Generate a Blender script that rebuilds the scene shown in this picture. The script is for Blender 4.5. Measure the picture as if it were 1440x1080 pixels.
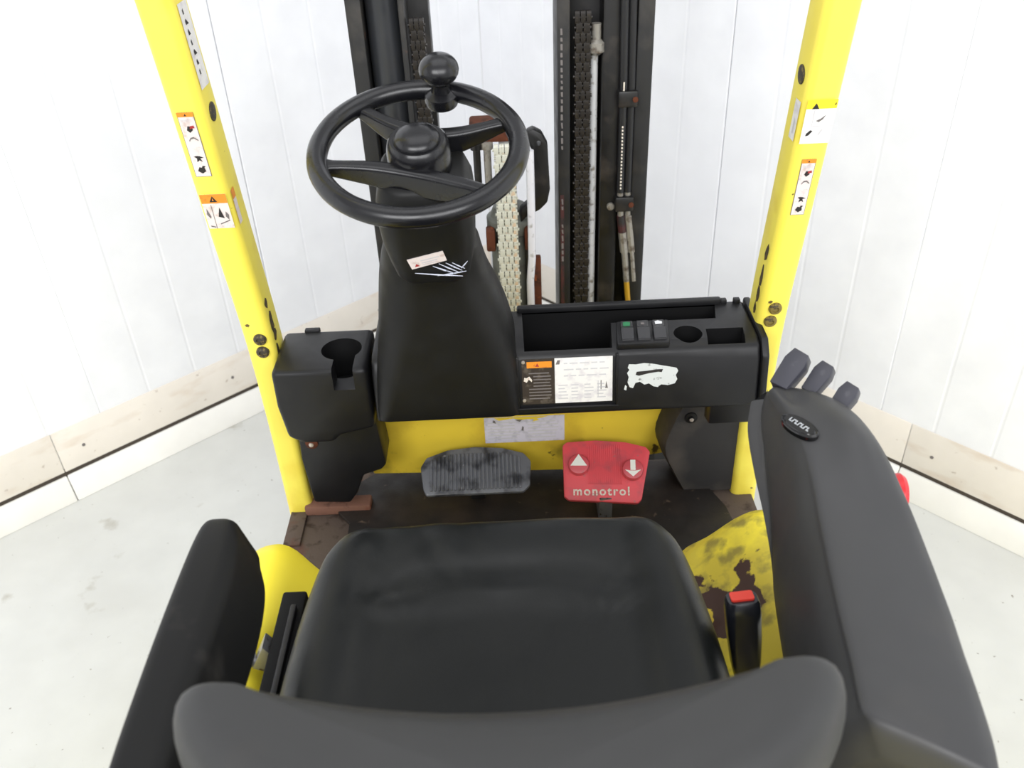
import bpy, bmesh, math, random
from mathutils import Vector, Matrix
random.seed(7)
scene = bpy.context.scene
for o in list(bpy.data.objects):
    bpy.data.objects.remove(o)

# ------------------------------------------------------------------ camera
PITCH, ROLL = math.radians(34.3), math.radians(2.58)
cam_d = bpy.data.cameras.new('camera')
cam = bpy.data.objects.new('camera', cam_d)
scene.collection.objects.link(cam)
fw = Vector((0, math.cos(PITCH), -math.sin(PITCH)))
up0 = Vector((0, math.sin(PITCH), math.cos(PITCH)))
r0 = Vector((1, 0, 0))
rt = math.cos(ROLL) * r0 - math.sin(ROLL) * up0
up = math.sin(ROLL) * r0 + math.cos(ROLL) * up0
M = Matrix.Identity(4)
for i in range(3):
    M[i][0], M[i][1], M[i][2] = rt[i], up[i], -fw[i]
M[2][3] = 1.78
cam.matrix_world = M
cam_d.sensor_fit = 'HORIZONTAL'
cam_d.sensor_width = 36
cam_d.lens = 36 * 1250 / 1440
cam_d.clip_start = 0.02
cam_d.dof.use_dof = True
cam_d.dof.focus_distance = 1.45
cam_d.dof.aperture_fstop = 6.3
scene.camera = cam

# ------------------------------------------------------------------ world, lamps, exposure
W = bpy.data.worlds.new('world')
scene.world = W
W.use_nodes = True
W.node_tree.nodes['Background'].inputs[0].default_value = (0.97, 0.98, 1.0, 1)
W.node_tree.nodes['Background'].inputs[1].default_value = 0.70


def area(name, loc, target, sx, sy, power, col=(1, 1, 1)):
    d = bpy.data.lights.new(name, 'AREA')
    d.shape = 'RECTANGLE'
    d.size, d.size_y, d.energy, d.color = sx, sy, power, col
    o = bpy.data.objects.new(name, d)
    scene.collection.objects.link(o)
    o.location = loc
    o.rotation_euler = (Vector(target) - Vector(loc)).to_track_quat('-Z', 'Y').to_euler()
    return o


area('offscreen_light', (-1.5, -3.2, 3.5), (-0.1, 2.4, 0.8), 3.0, 2.0, 148, (.98, .985, 1))
area('offscreen_light', (1.7, -3.2, 3.5), (0.2, 2.4, 0.8), 3.0, 2.0, 132, (.98, .985, 1))
area('offscreen_light', (0.1, 1.1, 4.4), (0.05, 1.6, 0), 3.2, 2.0, 26, (.98, .985, 1))  # added overhead light, out of view, to brighten corner walls and floor
vs = scene.view_settings
vs.view_transform = 'Standard'
vs.look = 'None'
vs.exposure = 0.12
vs.gamma = 1.0
vs.use_curve_mapping = False


# ------------------------------------------------------------------ materials
def srgb(r, g, b):
    f = lambda c: (c / 255 / 12.92) if c / 255 <= 0.04045 else ((c / 255 + 0.055) / 1.055) ** 2.4
    return (f(r), f(g), f(b), 1)


MATS = {}


def mat(name, col, rough=0.5, metal=0.0, spec=0.5, grain=None, wear=(), rvar=0.0, coat=0.0, world=False, clear=None):
    """procedural principled material. grain=(scale,strength,distance); wear=[(colour,scale,lo,hi,detail,roughness,mask)]"""
    m = bpy.data.materials.new(name)
    m.use_nodes = True
    nt = m.node_tree
    N, L = nt.nodes, nt.links
    b = N['Principled BSDF']
    b.inputs['Roughness'].default_value = rough
    b.inputs['Metallic'].default_value = metal
    b.inputs['Specular IOR Level'].default_value = spec
    b.inputs['Coat Weight'].default_value = coat
    if world:
        g = N.new('ShaderNodeNewGeometry')
        co = g.outputs['Position']
    else:
        g = N.new('ShaderNodeTexCoord')
        co = g.outputs['Object']
    base = N.new('ShaderNodeTexNoise')
    base.inputs['Scale'].default_value = 9
    base.inputs['Detail'].default_value = 5
    L.new(co, base.inputs['Vector'])
    mix = N.new('ShaderNodeMix')
    mix.data_type = 'RGBA'
    mix.inputs[6].default_value = tuple(c * 0.90 for c in col[:3]) + (1,)
    mix.inputs[7].default_value = tuple(min(1, c * 1.08) for c in col[:3]) + (1,)
    L.new(base.outputs['Fac'], mix.inputs[0])
    out = mix.outputs[2]
    rout = None
    if rvar:
        mr = N.new('ShaderNodeMapRange')
        mr.inputs[1].default_value = 0.3
        mr.inputs[2].default_value = 0.7
        mr.inputs[3].default_value = rough - rvar
        mr.inputs[4].default_value = rough + rvar
        n2 = N.new('ShaderNodeTexNoise')
        n2.inputs['Scale'].default_value = 24
        n2.inputs['Detail'].default_value = 6
        L.new(co, n2.inputs['Vector'])
        L.new(n2.outputs['Fac'], mr.inputs[0])
        rout = mr.outputs[0]
        L.new(rout, b.inputs['Roughness'])
    for k, w in enumerate(wear):
        wc, sc, lo, hi, det = w[:5]
        wmask = w[5] if len(w) > 5 else None
        mp = N.new('ShaderNodeMapping')
        mp.inputs['Location'].default_value = (3.7 * k + 1.3, 2.1 * k, 5.3 * k)
        if len(w) > 6:
            mp.inputs['Scale'].default_value = w[6]
        L.new(co, mp.inputs['Vector'])
        nz = N.new('ShaderNodeTexNoise')
        nz.inputs['Scale'].default_value = sc
        nz.inputs['Detail'].default_value = det
        L.new(mp.outputs[0], nz.inputs['Vector'])
        val = nz.outputs['Fac']
        if wmask:                                   # (axis, from, to): more of it towards 'to'
            sep = N.new('ShaderNodeSeparateXYZ')
            L.new(co, sep.inputs[0])
            r_ = N.new('ShaderNodeMapRange')
            r_.inputs[1].default_value, r_.inputs[2].default_value = wmask[1], wmask[2]
            r_.inputs[3].default_value, r_.inputs[4].default_value = -0.35, 0.06
            L.new(sep.outputs[wmask[0]], r_.inputs[0])
            ad = N.new('ShaderNodeMath')
            ad.operation = 'ADD'
            L.new(val, ad.inputs[0])
            L.new(r_.outputs[0], ad.inputs[1])
            val = ad.outputs[0]
        rr_ = N.new('ShaderNodeMapRange')
        rr_.inputs[1].default_value, rr_.inputs[2].default_value = lo, hi
        L.new(val, rr_.inputs[0])
        mx = N.new('ShaderNodeMix')
        mx.data_type = 'RGBA'
        mx.inputs[7].default_value = wc
        L.new(rr_.outputs[0], mx.inputs[0])
        L.new(out, mx.inputs[6])
        out = mx.outputs[2]
    L.new(out, b.inputs['Base Color'])
    if grain:
        nb = N.new('ShaderNodeTexNoise')
        nb.inputs['Scale'].default_value = grain[0]
        nb.inputs['Detail'].default_value = 3
        L.new(co, nb.inputs['Vector'])
        bp = N.new('ShaderNodeBump')
        bp.inputs['Strength'].default_value = grain[1]
        bp.inputs['Distance'].default_value = grain[2]
        L.new(nb.outputs['Fac'], bp.inputs['Height'])
        L.new(bp.outputs[0], b.inputs['Normal'])
    MATS[name] = m
    return m


GREY_DUST = srgb(88, 84, 78)
RUST = srgb(92, 52, 36)
DARKRUST = srgb(66, 44, 38)
mat('wall_white', srgb(243, 244, 248), 0.45, spec=0.3, world=True, wear=[(srgb(236, 237, 241), 1.3, .5, .75, 3)])
mat('seam_grey', srgb(196, 198, 202), 0.7)
mat('board_beige', srgb(236, 229, 219), 0.6, spec=0.25, world=True, wear=[(srgb(216, 200, 182), 5, .55, .75, 6, None, (1, 1, 3)), (srgb(200, 188, 176), 40, .68, .75, 3)])
mat('strip_white', srgb(247, 245, 240), 0.5, spec=0.3, world=True, wear=[(srgb(226, 212, 190), 4, .58, .75, 4)])
mat('gap_dark', srgb(70, 62, 54), 0.9)
mat('epoxy_floor', srgb(210, 211, 207), 0.38, spec=0.4, world=True, rvar=.08,
    wear=[(srgb(199, 199, 194), 1.7, .5, .72, 6), (srgb(170, 166, 154), 9, .66, .78, 8), (srgb(130, 124, 112), 60, .70, .76, 4)])
mat('black_plastic', srgb(22, 22, 24), 0.42, spec=0.36, grain=(900, .12, .0006), rvar=.06, wear=[(srgb(40, 39, 38), 7, .55, .8, 6)])
mat('cowl_plastic', srgb(22, 22, 22), 0.5, spec=0.28, grain=(900, .15, .0006), rvar=.08, wear=[(srgb(36, 34, 32), 6, .52, .8, 6)])
mat('console_plastic', srgb(52, 52, 53), 0.48, spec=0.5, grain=(1100, .18, .0006), rvar=.05, wear=[(srgb(62, 60, 58), 8, .55, .8, 6)])
mat('wheel_rubber', srgb(19, 19, 22), 0.25, spec=0.5, grain=(700, .05, .0005), rvar=.07)
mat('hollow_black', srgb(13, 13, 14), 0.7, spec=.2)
mat('seat_vinyl', srgb(19, 21, 21), 0.40, spec=0.32, grain=(420, .2, .0008), rvar=.07, wear=[(srgb(28, 29, 29), 5, .5, .8, 5)])
mat('seat_back_vinyl', srgb(46, 46, 46), 0.5, spec=0.45, grain=(420, .15, .0008), rvar=.05, wear=[(srgb(52, 50, 48), 9, .6, .8, 4)])
mat('piping', srgb(24, 24, 24), 0.45)
mat('arm_vinyl', srgb(20, 20, 20), 0.55, spec=0.22, grain=(500, .12, .0006), wear=[(srgb(46, 44, 42), 14, .64, .76, 6)])
mat('yellow', srgb(252, 232, 92), 0.38, spec=0.45, rvar=.06, wear=[(srgb(224, 190, 45), 6, .6, .85, 5), (srgb(96, 80, 40), 46, .735, .76, 6)])  # same paint as the hood; paler, light on the posts put into colour
mat('yellow_panel', srgb(238, 208, 66), 0.45, spec=0.4, rvar=.08,
    wear=[(srgb(196, 162, 52), 8, .52, .78, 6), (srgb(92, 74, 36), 34, .68, .73, 6), (srgb(120, 104, 44), 12, .56, .74, 8, (2, .02, -.1))])
mat('yellow_hood', srgb(248, 228, 60), 0.45, spec=0.4, rvar=.08, world=True,
    wear=[(srgb(206, 186, 62), 14, .34, .60, 8, (0, .05, .24)), (srgb(150, 136, 60), 26, .55, .70, 8, (0, .05, .26)), (DARKRUST, 9.5, .605, .62, 8, (0, .10, .24)), (DARKRUST, 30, .735, .75, 6)])
mat('kick_grey', srgb(46, 45, 45), 0.6, spec=.4, rvar=.1, wear=[(srgb(84, 78, 72), 9, .5, .75, 7)])
mat('plate_brown', srgb(92, 80, 72), 0.8, spec=.25, rvar=.1, grain=(120, .4, .002), wear=[(srgb(98, 62, 50), 14, .58, .70, 8), (srgb(60, 48, 42), 40, .55, .7, 6)])
mat('rust_plate', srgb(128, 92, 78), 0.8, spec=.25, rvar=.1, grain=(120, .4, .002), wear=[(srgb(112, 58, 44), 22, .5, .62, 8), (srgb(64, 48, 42), 40, .55, .7, 6), (srgb(170, 112, 66), 30, .7, .76, 4)])
mat('rust', RUST, 0.85, spec=.2, grain=(160, .5, .002), wear=[(srgb(56, 36, 28), 34, .5, .65, 6), (srgb(142, 76, 44), 60, .62, .72, 4)])
mat('floor_mat', srgb(34, 30, 28), 0.62, spec=.35, grain=(260, .3, .0012), rvar=.12, wear=[(srgb(58, 48, 42), 9, .5, .75, 8), (srgb(92, 78, 66), 48, .68, .75, 6)])
mat('mast_steel', srgb(30, 30, 31), 0.5, metal=.0, spec=.5, grain=(140, .2, .001), rvar=.12, wear=[(srgb(62, 58, 54), 10, .55, .75, 8), (srgb(74, 48, 38), 26, .68, .74, 6)])
mat('mast_inner', srgb(20, 19, 19), 0.45, spec=.5, rvar=.12, wear=[(srgb(56, 50, 46), 16, .58, .74, 8)])
mat('mast_red', srgb(72, 34, 34), 0.6, wear=[(srgb(36, 34, 34), 30, .45, .6, 6)])
mat('cylinder_grey', srgb(44, 46, 50), 0.36, spec=.55, rvar=.1, wear=[(srgb(44, 44, 46), 14, .5, .7, 6)])
mat('cylinder_green', srgb(104, 106, 98), 0.5, spec=.4, wear=[(srgb(66, 64, 58), 24, .5, .7, 8)])
mat('chain_dark', srgb(40, 36, 33), 0.45, metal=.2, spec=.5, wear=[(srgb(88, 76, 66), 120, .6, .72, 5)])
mat('chain_grease', srgb(206, 206, 192), 0.5, spec=.4, wear=[(srgb(150, 146, 130), 130, .55, .72, 4), (srgb(216, 190, 160), 50, .62, .7, 4)])
mat('grease_rod', srgb(205, 206, 208), 0.4, spec=.5, wear=[(srgb(128, 122, 114), 60, .56, .7, 7), (srgb(70, 66, 62), 90, .68, .74, 5)])
mat('white_rod', srgb(222, 222, 228), 0.4, wear=[(srgb(170, 168, 168), 60, .6, .72, 5)])
mat('hose', srgb(34, 34, 36), 0.42, spec=.45)
mat('fitting', srgb(150, 146, 138), 0.4, metal=.35, wear=[(srgb(96, 84, 74), 70, .5, .68, 6)])
mat('brass', srgb(206, 160, 46), 0.4, metal=.3)
mat('steel', srgb(150, 150, 152), 0.35, metal=.8, wear=[(srgb(90, 76, 66), 120, .6, .7, 4)])
mat('bolt_olive', srgb(120, 104, 48), 0.55, wear=[(srgb(52, 44, 28), 130, .5, .62, 4)])
mat('bolt_dark', srgb(58, 52, 42), 0.5, wear=[(srgb(120, 104, 60), 160, .55, .65, 4)])
mat('pedal_grey', srgb(108, 110, 116), 0.45, spec=.5, rvar=.1, wear=[(srgb(58, 59, 64), 30, .5, .65, 6), (srgb(176, 178, 182), 44, .68, .76, 5)])
mat('pedal_red', srgb(228, 84, 92), 0.5, spec=.45, rvar=.1, wear=[(srgb(196, 84, 92), 30, .5, .7, 8), (srgb(150, 118, 116), 60, .66, .74, 6)])
mat('button_red', srgb(206, 84, 92), 0.4, spec=.5, wear=[(srgb(150, 110, 112), 60, .55, .7, 5)])
mat('print_cream', srgb(226, 218, 204), 0.6, wear=[(srgb(190, 120, 112), 300, .58, .68, 4)])
mat('arrow_white', srgb(240, 238, 230), 0.5)
mat('label_white', srgb(238, 236, 232), 0.5, wear=[(srgb(216, 212, 214), 60, .5, .7, 4)])
mat('label_pink', srgb(232, 220, 216), 0.5, wear=[(srgb(205, 186, 178), 90, .55, .7, 4)])
mat('label_lilac', srgb(216, 212, 224), 0.55, wear=[(srgb(188, 186, 196), 70, .5, .68, 5), (srgb(190, 160, 70), 60, .72, .75, 4)])
mat('label_orange', srgb(238, 146, 40), 0.5, wear=[(srgb(206, 116, 40), 120, .6, .7, 4)])
mat('label_yellow', srgb(244, 224, 44), 0.5)
mat('plate_dark', srgb(56, 48, 42), 0.5, spec=.4, wear=[(srgb(88, 80, 70), 90, .55, .7, 6)])
mat('ink', srgb(38, 34, 34), 0.6)
mat('ink_grey', srgb(206, 204, 206), 0.6)
mat('ink_mid', srgb(116, 110, 108), 0.6)
mat('ink_red', srgb(168, 48, 48), 0.6)
mat('sticker_torn', srgb(214, 218, 216), 0.6, wear=[(srgb(120, 122, 120), 90, .62, .70, 7), (srgb(40, 40, 40), 120, .69, .72, 6)])
mat('screw', srgb(196, 186, 176), 0.35, metal=.5)
mat('scuff', srgb(206, 210, 226), 0.5, wear=[(srgb(120, 122, 132), 160, .55, .7, 5)])
mat('switch', srgb(48, 48, 50), 0.35, spec=.5)
mat('icon_green', srgb(40, 120, 76), 0.5)
mat('icon_white', srgb(220, 222, 224), 0.5)
mat('lever_grey', srgb(56, 56, 64), 0.42, spec=.5, grain=(800, .15, .0005), wear=[(srgb(72, 72, 78), 60, .55, .7, 4)])
mat('gloss_black', srgb(16, 16, 17), 0.16, spec=.6)
mat('badge_silver', srgb(196, 200, 206), 0.35, metal=.4)
mat('stop_red', srgb(216, 36, 44), 0.35, spec=.5)
mat('buckle_black', srgb(24, 26, 32), 0.25, spec=.55)
mat('buckle_red', srgb(226, 60, 44), 0.4)
mat('tyre', srgb(34, 34, 34), 0.8)
mat('webbing', srgb(34, 33, 32), 0.8, grain=(500, .3, .001))
mat('orange_tag', srgb(246, 150, 30), 0.5)


# ------------------------------------------------------------------ mesh building
def catmull(pts, n, closed=False):
    out = []
    P = [Vector(p) for p in pts]
    m = len(P)
    segs = m if closed else m - 1
    tot = n if closed else n - 1
    for k in range(n):
        t = k / tot * segs
        i = min(int(t), segs - 1)
        f = t - i
        if closed:
            a, b, c, d = P[(i - 1) % m], P[i % m], P[(i + 1) % m], P[(i + 2) % m]
        else:
            a, b, c, d = P[max(i - 1, 0)], P[i], P[i + 1], P[min(i + 2, m - 1)]
        out.append(0.5 * ((2 * b) + (c - a) * f + (2 * a - 5 * b + 4 * c - d) * f * f + (3 * b - a - 3 * c + d) * f ** 3))
    return out


def rrect(hw, hd, r, seg=4):
    pts = []
    for cx, cy, a0 in ((hw - r, hd - r, 0), (-hw + r, hd - r, 90), (-hw + r, -hd + r, 180), (hw - r, -hd + r, 270)):
        for k in range(seg + 1):
            a = math.radians(a0 + 90 * k / seg)
            pts.append((cx + r * math.cos(a), cy + r * math.sin(a)))
    return pts


def frame(direction, hint=(0, 0, 1)):
    d = Vector(direction).normalized()
    h = Vector(hint)
    if abs(d.dot(h)) > .97:
        h = Vector((1, 0, 0))
    x = h.cross(d).normalized()
    return x, d.cross(x).normalized(), d


class MB:
    def __init__(s):
        s.v, s.f, s.m, s.mats = [], [], [], []

    def mi(s, name):
        if name not in s.mats:
            s.mats.append(name)
        return s.mats.index(name)

    def raw(s, verts, faces, mname):
        k = len(s.v)
        s.v += [Vector(p) for p in verts]
        i = s.mi(mname)
        for f in faces:
            s.f.append([q + k for q in f])
            s.m.append(i)
        return s

    def from_bm(s, bm, mname):
        bm.verts.ensure_lookup_table()
        s.raw([v.co.copy() for v in bm.verts], [[v.index for v in f.verts] for f in bm.faces], mname)
        bm.free()
        return s

    def solid(s, verts, faces, mname, bevel=0, seg=2, angle=25):
        bm = bmesh.new()
        vs_ = [bm.verts.new(p) for p in verts]
        for f in faces:
            bm.faces.new([vs_[q] for q in f])
        bmesh.ops.recalc_face_normals(bm, faces=bm.faces)
        if bevel:
            ed = [e for e in bm.edges if len(e.link_faces) == 2 and e.calc_face_angle(0) > math.radians(angle)]
            bmesh.ops.bevel(bm, geom=ed, offset=bevel, segments=seg, affect='EDGES', profile=.5, clamp_overlap=True)
        bm.verts.index_update()
        return s.from_bm(bm, mname)

    def box(s, lo, hi, mname, bevel=0, seg=2, mtx=None):
        x0, y0, z0 = lo
        x1, y1, z1 = hi
        v = [Vector(p) for p in ((x0, y0, z0), (x1, y0, z0), (x1, y1, z0), (x0, y1, z0), (x0, y0, z1), (x1, y0, z1), (x1, y1, z1), (x0, y1, z1))]
        if mtx is not None:
            v = [mtx @ p for p in v]
        f = [(0, 3, 2, 1), (4, 5, 6, 7), (0, 1, 5, 4), (1, 2, 6, 5), (2, 3, 7, 6), (3, 0, 4, 7)]
        return s.solid(v, f, mname, bevel, seg)

    def prism(s, poly, axis, a, b, mname, bevel=0, seg=2, mtx=None):
        n = len(poly)

        def P(p, w):
            q = {'x': (w, p[0], p[1]), 'y': (p[0], w, p[1]), 'z': (p[0], p[1], w)}[axis]
            q = Vector(q)
            return mtx @ q if mtx is not None else q
        v = [P(p, a) for p in poly] + [P(p, b) for p in poly]
        f = [list(range(n))[::-1], list(range(n, 2 * n))] + [(k, (k + 1) % n, n + (k + 1) % n, n + k) for k in range(n)]
        return s.solid(v, f, mname, bevel, seg)

    def loft(s, rings, mname, cap0=True, cap1=True, closed=True):
        n = len(rings[0])
        v = [p for r in rings for p in r]
        f = []
        for k in range(len(rings) - 1):
            for i in range(n if closed else n - 1):
                j = (i + 1) % n
                f.append((k * n + i, k * n + j, (k + 1) * n + j, (k + 1) * n + i))
        if cap0:
            f.append(list(range(n))[::-1])
        if cap1:
            f.append([(len(rings) - 1) * n + i for i in range(n)])
        return s.solid(v, f, mname)

    def tube(s, path, r, mname, n=10, hint=(0, 0, 1)):
        path = [Vector(p) for p in path]
        rr = r if isinstance(r, (list, tuple)) else [r] * len(path)
        rings = []
        for k, p in enumerate(path):
            d = path[min(k + 1, len(path) - 1)] - path[max(k - 1, 0)]
            x, y, _ = frame(d, hint)
            rings.append([p + rr[k] * (math.cos(2 * math.pi * i / n) * x + math.sin(2 * math.pi * i / n) * y) for i in range(n)])
        return s.loft(rings, mname)

    def lathe(s, org, axis, prof, mname, n=28, hint=(0, 0, 1)):
        org = Vector(org)
        x, y, d = frame(axis, hint)
        rings = [[org + h * d + max(r, .0002) * (math.cos(2 * math.pi * i / n) * x + math.sin(2 * math.pi * i / n) * y) for i in range(n)] for r, h in prof]
        return s.loft(rings, mname)

    def flat(s, org, u, v, polys, nrm_off=0.0006):
        """flat print: polys = [(material, layer, [(a,b),...])] in plane units from org along u, v"""
        org, u, v = Vector(org), Vector(u), Vector(v)
        n = u.cross(v).normalized()
        for mname, layer, pl in polys:
            off = n * (nrm_off + layer * .00035)
            s.raw([org + u * a + v * b + off for a, b in pl], [list(range(len(pl)))], mname)
        return s

    def build(s, name, parent=None, label=None, smooth=32, origin=None):
        c = Vector(origin) if origin is not None else None
        if c is None:
            lo = Vector((min(p.x for p in s.v), min(p.y for p in s.v), min(p.z for p in s.v)))
            hi = Vector((max(p.x for p in s.v), max(p.y for p in s.v), max(p.z for p in s.v)))
            c = (lo + hi) / 2
        me = bpy.data.meshes.new(name)
        me.from_pydata([p - c for p in s.v], [], s.f)
        for k in s.mats:
            me.materials.append(MATS[k])
        me.polygons.foreach_set('material_index', s.m)
        if smooth:
            me.polygons.foreach_set('use_smooth', [True] * len(me.polygons))
            me.set_sharp_from_angle(angle=math.radians(smooth))
        me.update()
        o = bpy.data.objects.new(name, me)
        scene.collection.objects.link(o)
        place(o, c, parent)
        if label:
            o['label'] = label
        return o


ORG = {}


def place(o, c, parent=None):
    c = Vector(c)
    ORG[o.name] = c
    if parent is not None:
        o.parent = parent
        o.location = c - ORG[parent.name]
    else:
        o.location = c


def dup(o, c, parent):
    k = o.copy()
    scene.collection.objects.link(k)
    place(k, c, parent)
    return k


def cut(o, cutters):
    """boolean difference; the cutters are consumed"""
    bpy.context.view_layer.update()
    for q in cutters:
        md = o.modifiers.new('cut', 'BOOLEAN')
        md.operation = 'DIFFERENCE'
        md.solver = 'EXACT'
        md.object = q
        md.material_mode = 'TRANSFER'
    dg = bpy.context.evaluated_depsgraph_get()
    dg.update()
    me = bpy.data.meshes.new_from_object(o.evaluated_get(dg))
    o.modifiers.clear()
    o.data = me
    me.polygons.foreach_set('use_smooth', [True] * len(me.polygons))
    me.set_sharp_from_angle(angle=math.radians(30))
    for q in cutters:
        bpy.data.objects.remove(q)


def empty(name, loc, parent=None):
    o = bpy.data.objects.new(name, None)
    scene.collection.objects.link(o)
    o.empty_display_size = .1
    place(o, loc, parent)
    return o


# ------------------------------------------------------------------ the room: a corner of two panelled walls
TH = math.radians(48)
dL = Vector((math.sin(TH), math.cos(TH), 0))
nL = Vector((-math.cos(TH), math.sin(TH), 0))
dR = Vector((math.cos(TH), -math.sin(TH), 0))
nR = Vector((math.sin(TH), math.cos(TH), 0))
OL, OR = 2.471, 2.149                       # distance of the wall faces from the origin
SCL, SCR = 2.149, -2.472                    # the corner along each wall

b = MB()
b.box((-6, -5, -.1), (6, 5.5, 0), 'epoxy_floor')
flo = b.build('floor', origin=(0, 0, 0))
flo['kind'] = 'structure'
flo['label'] = 'pale grey coated concrete floor with dirt specks'


def wall(name, bname, d, n, off, seams, corner, screws, joint, label, blabel):
    """panels along d; face plane at distance off; n points out of the room"""
    sgn = 1 if corner > seams[0] else -1
    P = lambda s_, o_, z: d * s_ + n * (off + o_) + Vector((0, 0, z))
    lo, hi = min(seams[0], corner), max(seams[0], corner)
    bk = MB()
    bk.solid([P(lo, .03, 0), P(hi, .03, 0), P(hi, .15, 0), P(lo, .15, 0), P(lo, .03, 3.2), P(hi, .03, 3.2), P(hi, .15, 3.2), P(lo, .15, 3.2)],
             [(0, 3, 2, 1), (4, 5, 6, 7), (0, 1, 5, 4), (1, 2, 6, 5), (2, 3, 7, 6), (3, 0, 4, 7)], 'seam_grey')
    w = bk.build(name)
    w['kind'] = 'structure'
    w['label'] = label
    for a, c in zip(seams[:-1], seams[1:]):
        g = lambda q: .0012 if min(abs(q - dark) for dark in (1.168, -1.43)) < .01 else .00002
        a_, c_ = min(a, c) + g(min(a, c)), max(a, c) - g(max(a, c))
        prof = [(a_, .03), (a_, .003), (a_ + .003, 0)]
        k = 4
        for q in range(1, k):
            m_ = a_ + (c_ - a_) * q / k
            prof += [(m_ - .006, 0), (m_ - .0015, .0012), (m_ + .0015, .0012), (m_ + .006, 0)]
        prof += [(c_ - .003, 0), (c_, .003), (c_, .03)]
        pm = MB()
        nn = len(prof)
        v = [P(s_, o_, .03) for s_, o_ in prof] + [P(s_, o_, 3.2) for s_, o_ in prof]
        f = [(i, i + 1, nn + i + 1, nn + i) for i in range(nn - 1)] + [list(range(nn))[::-1], list(range(nn, 2 * nn))]
        pm.raw(v, f, 'wall_white')
        pm.build('wall_panel', w, smooth=0)
    # skirting: sloped white floor strip, dark gap, beige board
    base = empty(bname, P((lo + hi) / 2, 0, 0))
    base['kind'] = 'structure'
    base['label'] = blabel
    ends = [seams[0], joint, corner]
    for a, c in zip(ends[:-1], ends[1:]):
        a_, c_ = min(a, c) + .0012, max(a, c) - .0012
        if c == corner:
            if corner > a:
                c_ = corner - .012
            else:
                a_ = corner + .012

        def sect(prof, mname, nm, bevel=.004):
            q = MB()
            nn = len(prof)
            v = [P(a_, o_, z) for o_, z in prof] + [P(c_, o_, z) for o_, z in prof]
            f = [list(range(nn))[::-1], list(range(nn, 2 * nn))] + [(i, (i + 1) % nn, nn + (i + 1) % nn, nn + i) for i in range(nn)]
            q.solid(v, f, mname, bevel, 2)
            return q.build(nm, base)
        sect([(-.028, 0), (-.001, 0), (-.001, .088), (-.010, .088)], 'strip_white', 'floor_strip')
        sect([(-.007, .102), (-.001, .102), (-.001, .242), (-.004, .242)], 'board_beige', 'skirting_board', .0015)
    q = MB()
    v = [P(lo, -.003, .08), P(hi, -.003, .08), P(hi, .0, .08), P(lo, .0, .08), P(lo, -.003, .11), P(hi, -.003, .11), P(hi, 0, .11), P(lo, 0, .11)]
    q.solid(v, [(0, 3, 2, 1), (4, 5, 6, 7), (0, 1, 5, 4), (1, 2, 6, 5), (2, 3, 7, 6), (3, 0, 4, 7)], 'gap_dark')
    q.build('backing_strip', base)
    for s_, z in screws:
        q = MB()
        q.lathe(P(s_, -.004, z), -n, [(.0052, 0), (.005, .0035), (.0025, .0042), (.0002, .0042)], 'ink_mid', 10)
        q.build('screw', base)
    return w


sl = [1.168 + .62 * k for k in range(-9, 2)] + [SCL]
sr = [-.81 - .62 * k for k in range(-8, 3)] + [SCR]
wall('wall_left', 'baseboard_left', dL, nL, OL, sl, SCL, [(.47, .165), (.97, .165), (1.575, .17)], .395,
     'white ribbed panel wall meeting the other wall in the corner', 'beige skirting board over a white floor strip, left of the mast')
wall('wall_right', 'baseboard_right', dR, nR, OR, sr, SCR, [(-.64, .165), (-1.3, .165)], -.715,
     'white ribbed panel wall with a dark seam beside the mast', 'beige skirting board over a white floor strip, right of the armrest console')

# ------------------------------------------------------------------ the forklift
XC = .011
FL = empty('forklift', (XC, .8, 0))
FL['label'] = 'yellow and black forklift truck seen from above its driver seat'
FL['category'] = 'forklift'

# chassis, wheels, counterweight (mostly hidden under the cab)
b = MB()
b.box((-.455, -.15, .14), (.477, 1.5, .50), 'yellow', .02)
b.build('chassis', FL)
tw = None
for x in (-.36, .38):
    b = MB()
    b.lathe((x - .07, 1.72, .225), (1, 0, 0), [(.12, 0), (.205, 0), (.225, .02), (.225, .12), (.205, .14), (.12, .14)], 'tyre', 36)
    b.lathe((x - .06, 1.72, .225), (1, 0, 0), [(.02, .01), (.12, .0), (.12, .12), (.02, .11)], 'yellow', 24)
    b.build('drive_wheel', FL)
for x in (-.11, .13):
    b = MB()
    b.lathe((x - .06, -.12, .19), (1, 0, 0), [(.1, 0), (.175, 0), (.19, .02), (.19, .10), (.175, .12), (.1, .12)], 'tyre', 36)
    b.lathe((x - .05, -.12, .19), (1, 0, 0), [(.02, .01), (.1, .0), (.1, .10), (.02, .09)], 'mast_steel', 24)
    b.build('steer_wheel', FL)
b = MB()
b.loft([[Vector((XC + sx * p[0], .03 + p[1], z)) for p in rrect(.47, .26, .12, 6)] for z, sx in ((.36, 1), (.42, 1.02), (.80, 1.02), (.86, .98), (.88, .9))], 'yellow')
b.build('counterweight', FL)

# cab floor
b = MB()
b.box((-.462, .55, .50), (.484, 1.50, .542), 'plate_brown', .004)
b.box((-.466, 1.28, .542), (-.432, 1.45, .548), 'plate_brown', .002)
b.build('cab_floor', FL, 'rusted steel floor plate')
b = MB()
b.prism([(-.335, .9), (.40, .9), (.43, 1.24), (.42, 1.33), (.36, 1.485), (-.30, 1.485), (-.395, 1.40), (-.34, 1.33)], 'z', .542, .553, 'floor_mat', .003)
b.build('floor_mat', FL, 'dirty dark rubber floor mat')
b = MB()
b.box((-.435, 1.365, .543), (-.30, 1.40, .566), 'rust_plate', .004)
b.build('floor_lip', FL, 'rust-brown raised edge of the floor plate')

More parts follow.
